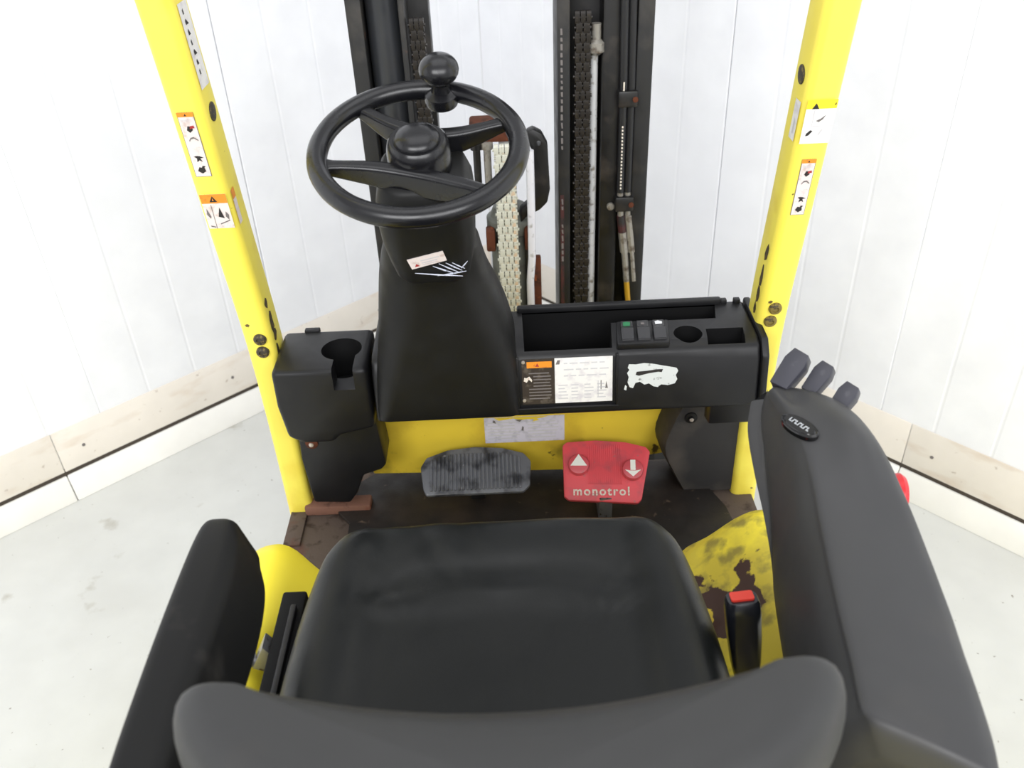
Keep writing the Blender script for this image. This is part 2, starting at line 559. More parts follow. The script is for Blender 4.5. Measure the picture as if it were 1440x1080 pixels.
# yellow front panel with a worn white sticker
b = MB()
b.prism([(-.30, .578), (-.12, .572), (.10, .566), (.31, .60), (.32, .88), (-.30, .88)], 'y', 1.448, 1.462, 'yellow_panel', .004)
FP = b.build('front_panel', FL, 'scuffed yellow steel panel behind the pedals')
b = MB()
b.box((-.06, 1.4468, .648), (.103, 1.4482, .712), 'label_lilac')
pl = []
for r in range(6):
    for col in range(2):
        a = .006 + .082 * col
        w_ = .055 + .016 * random.random()
        pl.append(('ink_grey', 0, [(a, .010 + r * .008), (a + w_, .010 + r * .008), (a + w_, .0125 + r * .008), (a, .0125 + r * .008)]))
pl += [('yellow_panel', 1, [(.02, .064), (.03, .057), (.06, .061), (.075, .056), (.085, .058), (.10, .0575), (.12, .061), (.13, .064)]),
       ('ink_mid', 2, [(.062, .058), (.072, .052), (.078, .058)]), ('ink_mid', 2, [(.075, .03), (.079, .029), (.080, .039), (.077, .041)]),
       ('ink_mid', 2, [(.017, .053), (.024, .05), (.022, .057), (.018, .059)]), ('yellow_panel', 2, [(.098, .052), (.112, .055), (.104, .061)])]
b.flat((-.06, 1.4468, .648), (1, 0, 0), (0, 0, 1), pl)
b.build('worn_sticker', FP, 'worn white information sticker')

# ---- overhead guard posts
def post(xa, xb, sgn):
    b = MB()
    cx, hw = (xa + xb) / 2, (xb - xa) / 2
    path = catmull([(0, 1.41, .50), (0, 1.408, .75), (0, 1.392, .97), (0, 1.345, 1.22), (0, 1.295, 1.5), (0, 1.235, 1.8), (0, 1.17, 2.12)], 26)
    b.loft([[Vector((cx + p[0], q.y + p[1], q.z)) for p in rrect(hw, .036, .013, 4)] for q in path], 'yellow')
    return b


def on_post(z, path=[(.50, 1.41), (.75, 1.408), (.97, 1.392), (1.22, 1.345), (1.5, 1.295), (1.8, 1.235)]):
    for (a, ya), (c, yc) in zip(path[:-1], path[1:]):
        if a <= z <= c:
            return ya + (yc - ya) * (z - a) / (c - a) - .036
    return path[-1][1]


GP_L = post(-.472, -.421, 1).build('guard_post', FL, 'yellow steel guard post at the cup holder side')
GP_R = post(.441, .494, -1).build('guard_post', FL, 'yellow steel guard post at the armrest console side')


def post_frame(z):
    y0, y1 = on_post(z - .05), on_post(z + .05)
    v = Vector((0, y1 - y0, .1)).normalized()
    return v


def tall_label(parent, xc, zc, w, h, tilt=0):
    """orange header strip over a pale column of four black pictograms"""
    v = post_frame(zc)
    o = Vector((xc - w / 2, on_post(zc) - .0006, zc)) - v * h / 2
    b = MB()
    u = Vector((1, 0, 0))
    pl = [('ink_mid', 0, [(0, 0), (w, 0), (w, h), (0, h)]),
          ('label_pink', 1, [(.0008, .0008), (w - .0008, .0008), (w - .0008, h - .0008), (.0008, h - .0008)]),
          ('label_orange', 2, [(0, h * .935), (w, h * .935), (w, h), (0, h)]),
          ('ink', 3, [(w * .42, h * .95), (w * .58, h * .95), (w * .5, h * .985)])]
    T = lambda pts, m_, ly=3: pl.append((m_, ly, [(w * a, h * c) for a, c in pts]))
    for r in range(2):
        T([(.12, .885 - r * .022), (.85, .885 - r * .022), (.85, .893 - r * .022), (.12, .893 - r * .022)], 'ink_grey')
    T([(.35, .74), (.5, .70), (.72, .74), (.68, .79), (.45, .80)], 'ink')
    T([(.55, .76), (.85, .77), (.82, .81), (.6, .80)], 'ink_red', 4)
    T([(.3, .56), (.42, .60), (.62, .61), (.85, .57), (.85, .59), (.62, .635), (.42, .625), (.3, .585)], 'ink_mid')
    T([(.35, .40), (.8, .40), (.8, .405), (.35, .405)], 'ink_grey')
    T([(.25, .33), (.42, .30), (.38, .24), (.55, .27), (.72, .24), (.62, .30), (.85, .31), (.6, .335), (.42, .34)], 'ink')
    T([(.25, .10), (.5, .055), (.75, .09), (.7, .15), (.8, .17), (.62, .18), (.55, .15), (.4, .16)], 'ink')
    b.flat(o, u, v, pl)
    return b.build('warning_decal', parent, 'narrow pale pictogram decal with orange top')


tall_label(GP_L, -.449, 1.352, .024, .104)
tall_label(GP_R, .467, 1.235, .022, .100)
# orange-headed warning decal that wraps round the inner corner of one post
v = post_frame(1.24)
b = MB()
w, h = .040, .062
o = Vector((-.4655, on_post(1.24) - .0008, 1.24)) - v * h / 2
pl = [('label_pink', 1, [(0, 0), (w, 0), (w, h), (0, h)]), ('label_orange', 2, [(0, h * .74), (w, h * .74), (w, h), (0, h)]),
      ('ink', 3, [(w * .32, h * .78), (w * .62, h * .78), (w * .47, h * .95)]), ('label_orange', 4, [(w * .44, h * .82), (w * .5, h * .82), (w * .47, h * .9)]),
      ('ink_mid', 3, [(w * .30, 0), (w * .32, 0), (w * .34, h * .7), (w * .32, h * .7)]),
      ('ink', 3, [(w * .5, h * .35), (w * .72, h * .3), (w * .62, h * .62)]), ('ink_mid', 3, [(w * .08, h * .42), (w * .18, h * .3), (w * .22, h * .36), (w * .12, h * .6)]),
      ('ink_mid', 3, [(w * .78, h * .35), (w * .88, h * .25), (w * .92, h * .4), (w * .82, h * .5)]),
      ('ink_mid', 3, [(w * .5, h * .12), (w * .9, h * .22), (w * .9, h * .25), (w * .5, h * .15)]), ('ink_mid', 3, [(w * .1, h * .06), (w * .28, h * .03), (w * .28, h * .06), (w * .1, h * .1)])]
b.flat(o, (1, 0, 0), v, pl)
o2 = Vector((-.4206, on_post(1.24) + .010, 1.24)) - v * h / 2
b.flat(o2, (0, 1, 0), v, [('label_pink', 1, [(0, 0), (.016, 0), (.016, h), (0, h)]), ('label_orange', 2, [(0, h * .74), (.016, h * .74), (.016, h * 1.02), (0, h)])])
b.build('warning_decal', GP_L, 'orange-headed warning decal')
# white label on the inner side, high up
b = MB()
v = post_frame(1.42)
pl = [('label_white', 0, [(0, 0), (.04, .0), (.04, .12), (0, .12)])]
for k in range(7):
    z_ = .02 + .014 * k
    pl.append(('ink', 1, [(.012, z_), (.017 + .004 * (k % 3), z_), (.016, z_ + .008), (.012, z_ + .006)]))
b.flat(Vector((-.4206, on_post(1.43) + .014, 1.43)), (0, 1, 0), v, pl)
b.build('inner_label', GP_L, 'white label with small black marks on the inner side')
# white instruction decal with yellow header
v = post_frame(1.345)
w, h = .044, .070
o = Vector((.4455, on_post(1.345) - .0008, 1.345)) - v * h / 2
b = MB()
pl = [('label_white', 1, [(0, 0), (w, 0), (w, h * .8), (0, h * .8)]), ('label_yellow', 2, [(0, h * .8), (w, h * .8), (w, h), (0, h)]),
      ('ink', 3, [(w * .18, h * .80), (w * .42, h * .80), (w * .3, h * .93)]), ('ink_grey', 3, [(0, h * .40), (w, h * .40), (w, h * .415), (0, h * .415)]),
      ('ink_grey', 3, [(w * .28, h * .42), (w * .30, h * .42), (w * .30, h * .78), (w * .28, h * .78)]),
      ('ink_mid', 3, [(w * .4, h * .53), (w * .5, h * .5), (w * .62, h * .56), (w * .7, h * .66), (w * .55, h * .58)]),
      ('ink', 3, [(w * .15, h * .18), (w * .25, h * .20), (w * .36, h * .30), (w * .28, h * .32), (w * .16, h * .24)]),
      ('ink_grey', 3, [(w * .55, h * .2), (w * .6, h * .2), (w * .7, h * .32), (w * .66, h * .34)]), ('ink', 3, [(w * .9, h * .88), (w * .96, h * .88), (w * .96, h * .94)])]
b.flat(o, (1, 0, 0), v, pl)
b.flat(Vector((.4406, on_post(1.345) + .034, 1.345)) - v * h / 2, (0, -1, 0), v, [('label_white', 1, [(0, 0), (.024, 0), (.024, h * .9), (0, h * .9)]), ('ink_grey', 2, [(.010, .01), (.016, .01), (.016, .03), (.010, .035)])])
b.build('instruction_decal', GP_R, 'white instruction decal with yellow header')
# round plugs and bolts
for par, xi, s_, z in ((GP_L, -.4212, 1, 1.392), (GP_R, .4412, -1, 1.408)):
    b = MB()
    b.lathe((xi, on_post(z) + .034, z), (s_, 0, 0), [(.014, 0), (.014, .0018), (.010, .003), (.0002, .003)], 'bolt_dark', 18)
    b.build('plug', par, 'dark round hole plug')
for par, xs, m_ in ((GP_L, ((-.4415, .976), (-.4425, .948)), 'bolt_dark'), (GP_R, ((.467, .994), (.463, .966)), 'bolt_olive')):
    for x, z in xs:
        b = MB()
        b.lathe((x, on_post(z), z), (0, -1, 0), [(.0115, -.002), (.0115, .003), (.0095, .006), (.0055, .0072), (.005, .0045), (.0002, .0045)], m_, 20)
        b.build('bolt', par)

# chipped paint on the inner corners of the posts, down to dark metal
mat('chip_dark', srgb(70, 58, 34), 0.7, wear=[(srgb(120, 98, 44), 90, .55, .68, 6)])
random.seed(3)
for par, xi, s_, zs in ((GP_L, -.421, 1, (.70, .76, .83, .90, .935, .97, 1.0, 1.04)), (GP_R, .441, -1, (.98, 1.01, 1.05, 1.10))):
    for z in zs:
        b = MB()
        hh = .010 + .018 * random.random()
        wd_ = .004 + .007 * random.random()
        y0 = on_post(z) + .014
        pg = []
        for k in range(9):
            a = 2 * math.pi * k / 9
            r_ = .7 + .5 * random.random()
            pg.append((wd_ * r_ * math.cos(a) + wd_, hh * r_ * math.sin(a)))
        b.flat((xi, y0 if s_ > 0 else y0 + .02, z), (0, s_, 0), post_frame(max(z, .6)), [('chip_dark', 0, pg)], .0004)
        b.build('paint_chip', par, 'dark chipped paint', smooth=0)

# ---- dashboard
b = MB()
b.prism([(1.286, .832), (1.300, .925), (1.312, .946), (1.330, .953), (1.452, .957), (1.458, .80), (1.33, .815)], 'x', -.245, .438, 'black_plastic', .007, 3)
DASH = b.build('dashboard', FL, 'black moulded dashboard')
cs = []
b = MB()
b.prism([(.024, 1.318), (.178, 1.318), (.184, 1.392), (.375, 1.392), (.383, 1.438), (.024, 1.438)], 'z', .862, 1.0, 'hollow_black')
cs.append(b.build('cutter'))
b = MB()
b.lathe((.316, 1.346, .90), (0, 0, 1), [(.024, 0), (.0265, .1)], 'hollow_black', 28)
cs.append(b.build('cutter'))
b = MB()
b.prism([(.346, 1.316), (.412, 1.316), (.416, 1.358), (.350, 1.358)], 'z', .905, 1.0, 'hollow_black')
cs.append(b.build('cutter'))
fy = lambda z: 1.286 + (z - .832) * .1505          # front face of the dashboard
b = MB()
b.prism([(1.2, .846), (fy(.846) + .005, .846), (fy(.946) + .005, .946), (1.2, .946)], 'x', .012, .184, 'black_plastic')
cs.append(b.build('cutter'))
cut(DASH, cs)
# rim of the tray
b = MB()
b.box((.015, 1.438, .950), (.395, 1.452, .968), 'black_plastic', .004)
b.build('tray_rim', DASH)
# data plate: dark warning half and white table half
PN = Vector((0, -1, .0)).normalized()
b = MB()
sl_ = Vector((0, .1505, 1)).normalized()
o = Vector((.018, fy(.852) + .0048, .852))
wv, hv = .160, .088
pl = [('plate_dark', 0, [(0, 0), (.058, 0), (.058, hv), (0, hv)]), ('label_white', 0, [(.058, 0), (wv, 0), (wv, hv), (.058, hv)]),
      ('label_orange', 1, [(.009, hv - .017), (.053, hv - .017), (.053, hv - .005), (.009, hv - .005)]),
      ('ink_red', 2, [(.024, hv - .0145), (.031, hv - .0145), (.0275, hv - .008)]),
      ('print_cream', 1, [(.003, .046), (.008, .043), (.012, .049), (.017, .044), (.018, .048), (.013, .055), (.008, .052), (.004, .053)]),
      ('ink_mid', 1, [(.06, hv - .012), (.0665, hv - .012), (.068, hv - .004), (.063, hv - .004)])]
for r in range(9):
    z_ = .010 + r * .0062
    if 4 < r < 8 and False:
        continue
    x_ = .02 if 4 <= r <= 7 else .012
    w_ = .054 - x_ - .008 * random.random()
    pl.append(('ink_mid', 1, [(x_, z_), (x_ + w_, z_), (x_ + w_, z_ + .0022), (x_, z_ + .0022)]))
for r in range(3):
    z_ = hv - .012 - r * .012
    x_ = .074
    while x_ < wv - .016:
        w_ = .006 + .014 * random.random()
        pl.append(('ink_grey', 1, [(x_, z_), (x_ + w_, z_), (x_ + w_, z_ + .0024), (x_, z_ + .0024)]))
        x_ += w_ + .004
for r in range(5):
    for c_ in range(4):
        x_ = .064 + .023 * c_
        w_ = .010 + .008 * random.random()
        z_ = .008 + r * .0065
        pl.append(('ink_grey', 1, [(x_, z_), (x_ + w_, z_), (x_ + w_, z_ + .0022), (x_, z_ + .0022)]))
pl += [('ink_mid', 1, [(.139, .024), (.1405, .024), (.1405, .042), (.139, .042)]), ('ink_mid', 1, [(.147, .026), (.152, .026), (.149, .040)]),
       ('ink_grey', 1, [(.134, .010), (.1352, .010), (.1352, .042), (.134, .042)])]
b.flat(o, (1, 0, 0), sl_, pl)
PLATE = b.build('data_plate', DASH, 'data plate, dark half with orange header and white table half')
for x, z in ((.021, .860), (.021, .934)):
    b = MB()
    b.lathe((x, fy(z) + .0044, z), (0, -1, .1), [(.0035, -.001), (.003, .002), (.0002, .0026)], 'screw', 12)
    b.build('rivet', DASH)
b = MB()
for (xa, xb, za, zb) in ((.008, .188, .843, .8475), (.008, .0125, .8475, .9455), (.1835, .188, .8475, .9455)):
    b.solid([(xa, fy(za) - .002, za), (xb, fy(za) - .002, za), (xb, fy(za) + .004, za), (xa, fy(za) + .004, za), (xa, fy(zb) - .002, zb), (xb, fy(zb) - .002, zb), (xb, fy(zb) + .004, zb), (xa, fy(zb) + .004, zb)],
            [(0, 3, 2, 1), (4, 5, 6, 7), (0, 1, 5, 4), (1, 2, 6, 5), (2, 3, 7, 6), (3, 0, 4, 7)], 'black_plastic', .0012)
b.build('plate_frame', DASH)
# torn white sticker
b = MB()
o = Vector((.198, fy(.874) - .0002, .874))
torn = [(.006, .016), (.010, .006), (.016, .004), (.020, .014), (.028, .016), (.036, .010), (.044, .012), (.052, .006), (.060, .004), (.066, .009), (.078, .007), (.090, .010), (.094, .018), (.091, .026), (.095, .034), (.092, .040), (.080, .043), (.066, .046), (.050, .050), (.034, .052), (.020, .050), (.008, .051), (.006, .044), (.009, .040), (.005, .034), (.008, .026)]
b.flat(o, (1, 0, 0), sl_, [('sticker_torn', 0, torn),
                           ('ink', 1, [(.020, .030), (.026, .028), (.044, .032), (.060, .034), (.066, .033), (.068, .039), (.058, .039), (.040, .037), (.022, .036)]),
                           ('sticker_torn', 0, [(0, .002), (.004, .000), (.005, .008), (.002, .011)])])
b.build('torn_sticker', DASH, 'torn white sticker remnant')
# switches
b = MB()
b.prism([(.186, 1.313), (.278, 1.313), (.288, 1.390), (.194, 1.390)], 'z', .945, .959, 'black_plastic', .003)
BZ = b.build('switch_bezel', DASH)
icons = ['icon_green', 'ink_mid', 'icon_white']
for k in range(3):
    x = .206 + .0285 * k
    b = MB()
    b.prism([(x - .011 + .000, 1.320), (x + .011, 1.320), (x + .016, 1.385), (x - .006, 1.385)], 'z', .955, .9625, 'switch', .002)
    b.raw([(x - .0105, 1.321, .963), (x + .0105, 1.321, .963), (x + .0125, 1.349, .969), (x - .0085, 1.349, .969), (x - .0075, 1.363, .9632), (x + .0135, 1.363, .9632)],
          [(0, 1, 2, 3), (3, 2, 5, 4)], 'switch')
    xi, yi = x + .004, 1.373
    if k == 0:
        pg = [(xi - .007, yi - .008), (xi + .005, yi - .008), (xi + .007, yi + .004), (xi + .001, yi + .007), (xi - .006, yi + .005)]
    elif k == 1:
        pg = [(xi - .003, yi - .005), (xi + .003, yi - .005), (xi + .003, yi + .002), (xi - .003, yi + .002)]
    else:
        pg = [(xi - .006, yi - .006), (xi + .006, yi - .005), (xi + .007, yi + .003), (xi, yi + .007), (xi - .006, yi + .004)]
    b.raw([(p[0], p[1], .9627 + .0004) for p in pg], [list(range(len(pg)))], icons[k])
    b.build('rocker_switch', DASH, ['rocker switch with green symbol', 'rocker switch with dark symbol', 'rocker switch with white symbol'][k], smooth=20)
# right end cap and lower flap
b = MB()
b.prism([(1.280, .822), (1.296, .93), (1.318, .956), (1.455, .962), (1.462, .80), (1.33, .80)], 'x', .4385, .452, 'black_plastic', .004)
b.build('dash_end_cap', DASH)
b = MB()
b.prism([(1.292, .79), (1.289, .84), (1.33, .84), (1.33, .78)], 'x', .355, .437, 'black_plastic', .004)
b.build('lower_flap', DASH)
for x in (.40, .425):
    b = MB()
    b.box((x - .006, 1.44, .953), (x + .006, 1.452, .964), 'black_plastic', .002)
    b.build('clip', DASH)

# ---- cup holder box
b = MB()
b.prism([(-.412, .80), (-.42, .87), (-.418, .944), (-.252, .944), (-.251, .815), (-.318, .800), (-.33, .785), (-.385, .785)], 'y', 1.292, 1.432, 'black_plastic', .010, 3)
CUP = b.build('cup_holder_box', FL, 'black plastic box with round cup holder')
b = MB()
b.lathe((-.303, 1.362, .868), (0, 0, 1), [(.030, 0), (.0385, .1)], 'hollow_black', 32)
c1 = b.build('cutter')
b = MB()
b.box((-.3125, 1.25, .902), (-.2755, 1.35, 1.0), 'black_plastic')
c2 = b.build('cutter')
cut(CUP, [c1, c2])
b = MB()
b.box((-.380, 1.425, .938), (-.352, 1.437, .948), 'black_plastic', .002)
b.build('clip', CUP)
# lower trim under the cup holder
b = MB()
b.prism([(-.41, .80), (-.26, .80), (-.252, .68), (-.262, .668), (-.30, .655), (-.318, .61), (-.335, .585), (-.408, .59), (-.415, .70)], 'y', 1.352, 1.43, 'black_plastic', .006)
TR = b.build('lower_trim', FL, 'black plastic lower trim with a bolt')
b = MB()
b.lathe((-.388, 1.352, .742), (0, -1, 0), [(.012, -.002), (.012, .003), (.008, .006), (.003, .007), (.0002, .0065)], 'rust', 16)
b.lathe((-.388, 1.3455, .742), (0, -1, 0), [(.005, 0), (.004, .002), (.0002, .003)], 'screw', 12)
b.build('bolt', TR, 'rusty bolt head')
# kick panel at the other side
pts = [(.335, .548), (.310, .60), (.288, .66), (.300, .72), (.326, .79), (.326, .82), (.452, .82), (.455, .70), (.455, .548)]
b = MB()
rings = []
for y, k in ((1.47, 0), (1.42, .25), (1.392, .7), (1.384, 1)):
    ps = catmull([(x, z, 0) for x, z in pts[:6]], 18) + [Vector((x, z, 0)) for x, z in pts[6:]]
    rings.append([Vector((p.x + (.012 if p.x < .4 else 0) * k, y, p.y)) for p in ps])
b.loft(rings, 'kick_grey')
KP = b.build('kick_panel', FL, 'dusty dark grey curved kick panel', smooth=62)
for x, z in ((.345, .738), (.418, .738)):
    b = MB()
    b.lathe((x, 1.384, z), (0, -1, 0), [(.013, -.002), (.012, .003), (.006, .004), (.0055, .008), (.0002, .009)], 'cowl_plastic', 16)
    b.lathe((x, 1.376, z), (0, -1, 0), [(.0045, 0), (.003, .0025), (.0002, .003)], 'screw', 12)
    b.build('bolt', KP)

# ---- steering column cowl, shroud
b = MB()
rings = []
for z, xa, xb, yf, yb, r in ((.838, -.243, .014, 1.278, 1.455, .02), (.86, -.243, .014, 1.272, 1.455, .03), (.93, -.236, .012, 1.266, 1.455, .045), (1.00, -.226, .002, 1.262, 1.45, .06),
                             (1.06, -.219, -.014, 1.258, 1.44, .07), (1.11, -.212, -.030, 1.250, 1.42, .075), (1.15, -.203, -.038, 1.235, 1.40, .075), (1.185, -.192, -.043, 1.215, 1.37, .07), (1.205, -.18, -.055, 1.225, 1.34, .055)):
    cx, hw, cy, hd = (xa + xb) / 2, (xb - xa) / 2, (yf + yb) / 2, (yb - yf) / 2
    rings.append([Vector((cx + p[0], cy + p[1], z)) for p in rrect(hw, hd, r, 6)])
dense = []
for i in range(len(rings[0])):
    dense.append(catmull([rg[i] for rg in rings], 30))
rings = [[dense[i][k] for i in range(len(dense))] for k in range(30)]
b.loft(rings, 'cowl_plastic')
COWL = b.build('column_cowl', FL, 'black flared steering column cowl', smooth=50)
b = MB()
b.lathe((-.125, 1.262, 1.148), (0, -1, .3), [(.004, -.004), (.0035, .002), (.0002, .003)], 'screw', 10)
b.build('screw', COWL)

T = math.radians(18)
WN = Vector((0, -math.sin(T), math.cos(T)))
WX = Vector((1, 0, 0))
WY = WN.cross(WX)
WC = Vector((-.11, 1.15, 1.378))
wpt = lambda a, c_, h=0: WC + WX * a + WY * c_ + WN * h
b = MB()
rings = []
for h, hw, hd, r in ((-.028, .052, .05, .03), (-.034, .058, .055, .034), (-.06, .066, .062, .036), (-.09, .068, .064, .036), (-.13, .066, .062, .034), (-.17, .060, .056, .03), (-.195, .055, .052, .028), (-.205, .050, .046, .024)):
    rings.append([wpt(p[0] + .002, p[1], h) for p in rrect(hw, hd, r, 6)])
b.loft(rings, 'cowl_plastic')
SH = b.build('column_shroud', FL, 'black upper steering column shroud', smooth=50)
# paper tag and scratches on the driver-facing side of the shroud
b = MB()
fo = lambda a, h: wpt(a, -.0645 + max(0, (-h - .1)) * .11, h)
tag = [fo(-.030, -.142), fo(.022, -.126), fo(.026, -.146), fo(-.025, -.163)]
tag = [p + Vector((0, -.0022, 0)) for p in tag]
b.raw(tag + [p + Vector((0, .0012, .0002)) for p in tag], [(0, 3, 2, 1), (4, 5, 6, 7), (0, 1, 5, 4), (1, 2, 6, 5), (2, 3, 7, 6), (3, 0, 4, 7)], 'label_pink')
tu, tv = (tag[1] - tag[0]).normalized(), (tag[0] - tag[3]).normalized()
b.flat(tag[3], tu, tv, [('ink_red', 0, [(.006, .004), (.014, .004), (.010, .010)]), ('ink_grey', 0, [(.018, .013), (.046, .013), (.046, .015), (.018, .015)]),
                        ('ink_grey', 0, [(.018, .008), (.042, .008), (.042, .010), (.018, .010)]), ('ink_grey', 0, [(.018, .004), (.038, .004), (.038, .0055), (.018, .0055)])])
b.build('paper_tag', SH, 'small white paper tag stuck askew', smooth=0)
b = MB()
for k, (a0, h0, a1, h1, t_) in enumerate(((.005, -.158, .035, -.176, .0022), (.014, -.153, .040, -.173, .0018), (.024, -.152, .046, -.170, .002), (.033, -.152, .050, -.166, .0016), (-.022, -.172, .046, -.183, .0020), (.010, -.180, .052, -.172, .0022), (.045, -.165, .055, -.150, .0018))):
    p, q = fo(a0, h0) + Vector((0, -.0016, 0)), fo(a1, h1) + Vector((0, -.0016, 0))
    b.tube([p, (p + q) / 2 + Vector((0, -.0006, 0)), q], [.0004, t_ * .6, .0004], 'scuff', 6)
b.build('scratch', SH, 'white scratches')

# ---- steering wheel
b = MB()
RW = .134
ring_n, tube_n = 72, 14
rings = []
for k in range(ring_n):
    a = 2 * math.pi * k / ring_n
    d = WX * math.cos(a) + WY * math.sin(a)
    rings.append([WC + d * (RW + .0138 * math.cos(2 * math.pi * j / tube_n)) + WN * (.0138 * math.sin(2 * math.pi * j / tube_n)) for j in range(tube_n)])
rings.append(rings[0])
b.loft(rings, 'wheel_rubber', False, False)
SW = b.build('steering_wheel', FL, 'black steering wheel rim', smooth=60)


def spoke(pts):
    """blade: in-plane path, thin in the plane, deep along the axis in the middle"""
    b = MB()
    cen = catmull([(p[0], p[1], 0) for p in pts], 25)
    rings = []
    for k, q in enumerate(cen):
        t_ = k / 24 * 2 - 1
        dep = .010 + .030 * (1 - t_ * t_)
        top = .003 - .004 * (1 - t_ * t_)
        wd = .007 + .004 * (1 - t_ * t_) + .006 * max(0, abs(t_) - .8) / .2
        d = cen[min(k + 1, 24)] - cen[max(k - 1, 0)]
        nrm = Vector((-d.y, d.x, 0)).normalized()
        rings.append([wpt(q.x + nrm.x * p[0] * 1.0, q.y + nrm.y * p[0], top - dep / 2 + p[1]) for p in rrect(wd, dep / 2, min(wd, dep / 2) * .6, 4)])
    b.loft(rings, 'wheel_rubber')
    return b.build('spoke', SW, smooth=50)


spoke([(-.088, .104), (-.040, .066), (.010, .042), (.058, .040), (.122, .056)])
spoke([(-.130, -.022), (-.060, -.026), (.005, -.044), (.058, -.068), (.098, -.092)])
b = MB()
b.lathe(wpt(0, 0, -.045), WN, [(.041, 0), (.043, .02), (.0425, .045), (.040, .058), (.036, .062)], 'wheel_rubber', 40)
b.build('hub', SW, smooth=40)
b = MB()
b.lathe(wpt(0, -.002, .012), WN, [(.031, 0), (.0315, .006), (.029, .011), (.024, .015), (.016, .018), (.007, .019), (.0002, .0192)], 'wheel_rubber', 40)
b.build('hub_cap', SW, 'domed glossy hub cap', smooth=50)
# spinner knob
ka = math.atan2(.112, .028)
kc = wpt(.134 * math.cos(ka) * .9, .134 * math.sin(ka) * .9)
b = MB()
b.lathe(kc + WN * -.012, WN, [(.022, 0), (.024, .006), (.023, .016), (.014, .021), (.012, .032), (.014, .036)], 'wheel_rubber', 28)
b.build('knob_base', SW)
b = MB()
prof = []
for k in range(13):
    a = -math.pi / 2 + math.pi * k / 12
    prof.append((.0275 * math.cos(a) + .0002, .021 * math.sin(a) + .021))
b.lathe(kc + WN * .021, WN, prof, 'wheel_rubber', 32)
b.build('spinner_knob', SW, 'mushroom-shaped spinner knob', smooth=60)

# ---- pedals
def pedal_frame(c, tilt, yaw=0):
    return Matrix.Translation(c) @ Matrix.Rotation(yaw, 4, 'Z') @ Matrix.Rotation(tilt, 4, 'X')


b = MB()
mt = pedal_frame((-.081, 1.372, .640), math.radians(28))
out = [(-.104, -.036), (-.098, -.050), (.094, -.050), (.108, -.036), (.112, .016), (.098, .034), (.055, .047), (0, .052), (-.055, .047), (-.098, .032), (-.110, .012)]
b.prism(out, 'z', -.012, 0, 'pedal_grey', .004, 2, mt)
n_r = 23
for k in range(n_r):
    x = -.088 + .176 * k / (n_r - 1)
    top = .040 - .0000 - 12 * (x * x) * .16
    b.box((x - .0022, -.042, -.001), (x + .0022, min(top, .036), .0035), 'pedal_grey', .001, 1, mt)
AP = b.build('brake_pedal', FL, 'grey ribbed rubber foot pedal')
b = MB()
b.box((-.095, 1.38, .555), (-.065, 1.41, .635), 'mast_steel', .003)
b.build('pedal_stem', AP)

mt = pedal_frame((.178, 1.350, .642), math.radians(33), math.radians(-4))
b = MB()
out = [(-.083, -.052), (-.074, -.060), (.060, -.066), (.068, -.058), (.088, .040), (.080, .050), (.04, .060), (-.02, .064), (-.078, .060), (-.086, .052)]
b.prism(out, 'z', -.014, 0, 'pedal_red', .003, 2, mt)
for k in range(17):                                   # fine ribs of the red rubber pad
    x = -.034 + .064 * k / 16
    b.box((x - .0011, -.028, -.001), (x + .0011, .054, .0014), 'pedal_red', 0, 1, mt)
RP = b.build('direction_pedal', FL, 'red rubber direction pedal with two arrow buttons')
U3 = mt.to_3x3()
ux, uy, uz = U3 @ Vector((1, 0, 0)), U3 @ Vector((0, 1, 0)), U3 @ Vector((0, 0, 1))
for k, (x, y) in enumerate(((-.054, .010), (.052, .000))):
    c_ = mt @ Vector((x, y, 0))
    b = MB()
    b.lathe(c_, uz, [(.021, -.002), (.021, .008), (.0195, .012), (.016, .0135), (.0002, .0135)], 'button_red', 28, hint=uy)
    s_ = 1 if k == 0 else -1
    o = c_ + uz * .0137
    if k == 0:
        pg = [[(-.0165, -.004), (.0165, -.004), (0, .020)]]
    else:
        pg = [[(-.005, .018), (-.005, -.003), (.005, -.003), (.005, .018)], [(-.0155, -.002), (0, -.016), (.0155, -.002), (.005, -.004), (-.005, -.004)]]
    b.flat(o, ux, uy, [('arrow_white', 0, q) for q in pg], .0003)
    b.build('arrow_button', RP, ['round red button with white up arrow', 'round red button with white down arrow'][k])
cu = bpy.data.curves.new('pedal_text', 'FONT')
cu.body = 'monotrol'
cu.size = .024
cu.align_x = 'CENTER'
cu.extrude = .0006
cu.offset = .0005
cu.space_character = 1.22
to = bpy.data.objects.new('pedal_text', cu)
scene.collection.objects.link(to)
bpy.context.view_layer.update()
tme = bpy.data.meshes.new_from_object(to.evaluated_get(bpy.context.evaluated_depsgraph_get()))
bpy.data.objects.remove(to)
b = MB()
b.raw([mt @ Vector((v_.co.x - .010, v_.co.y - .050, .0006 + v_.co.z)) for v_ in tme.vertices], [list(p.vertices) for p in tme.polygons], 'print_cream')
b.build('lettering', RP, 'worn cream lettering', smooth=0)
b = MB()
b.box((.160, 1.30, .553), (.186, 1.36, .612), 'steel', .003)
b.build('pedal_stem', RP)

# ---- seat
SX = -.024
b = MB()
out = [(0, .905), (.10, .906), (.185, .893), (.226, .855), (.242, .79), (.250, .70), (.252, .60), (.246, .48), (.20, .42), (0, .41)]
poly = [(x, y) for x, y in out] + [(-x, y) for x, y in out[::-1] if x > 0]
outline = catmull([(x, y, 0) for x, y in poly], 96, True)
cen = Vector((0, .655, 0))
outline = [cen + (p - cen) * 1.035 for p in outline]


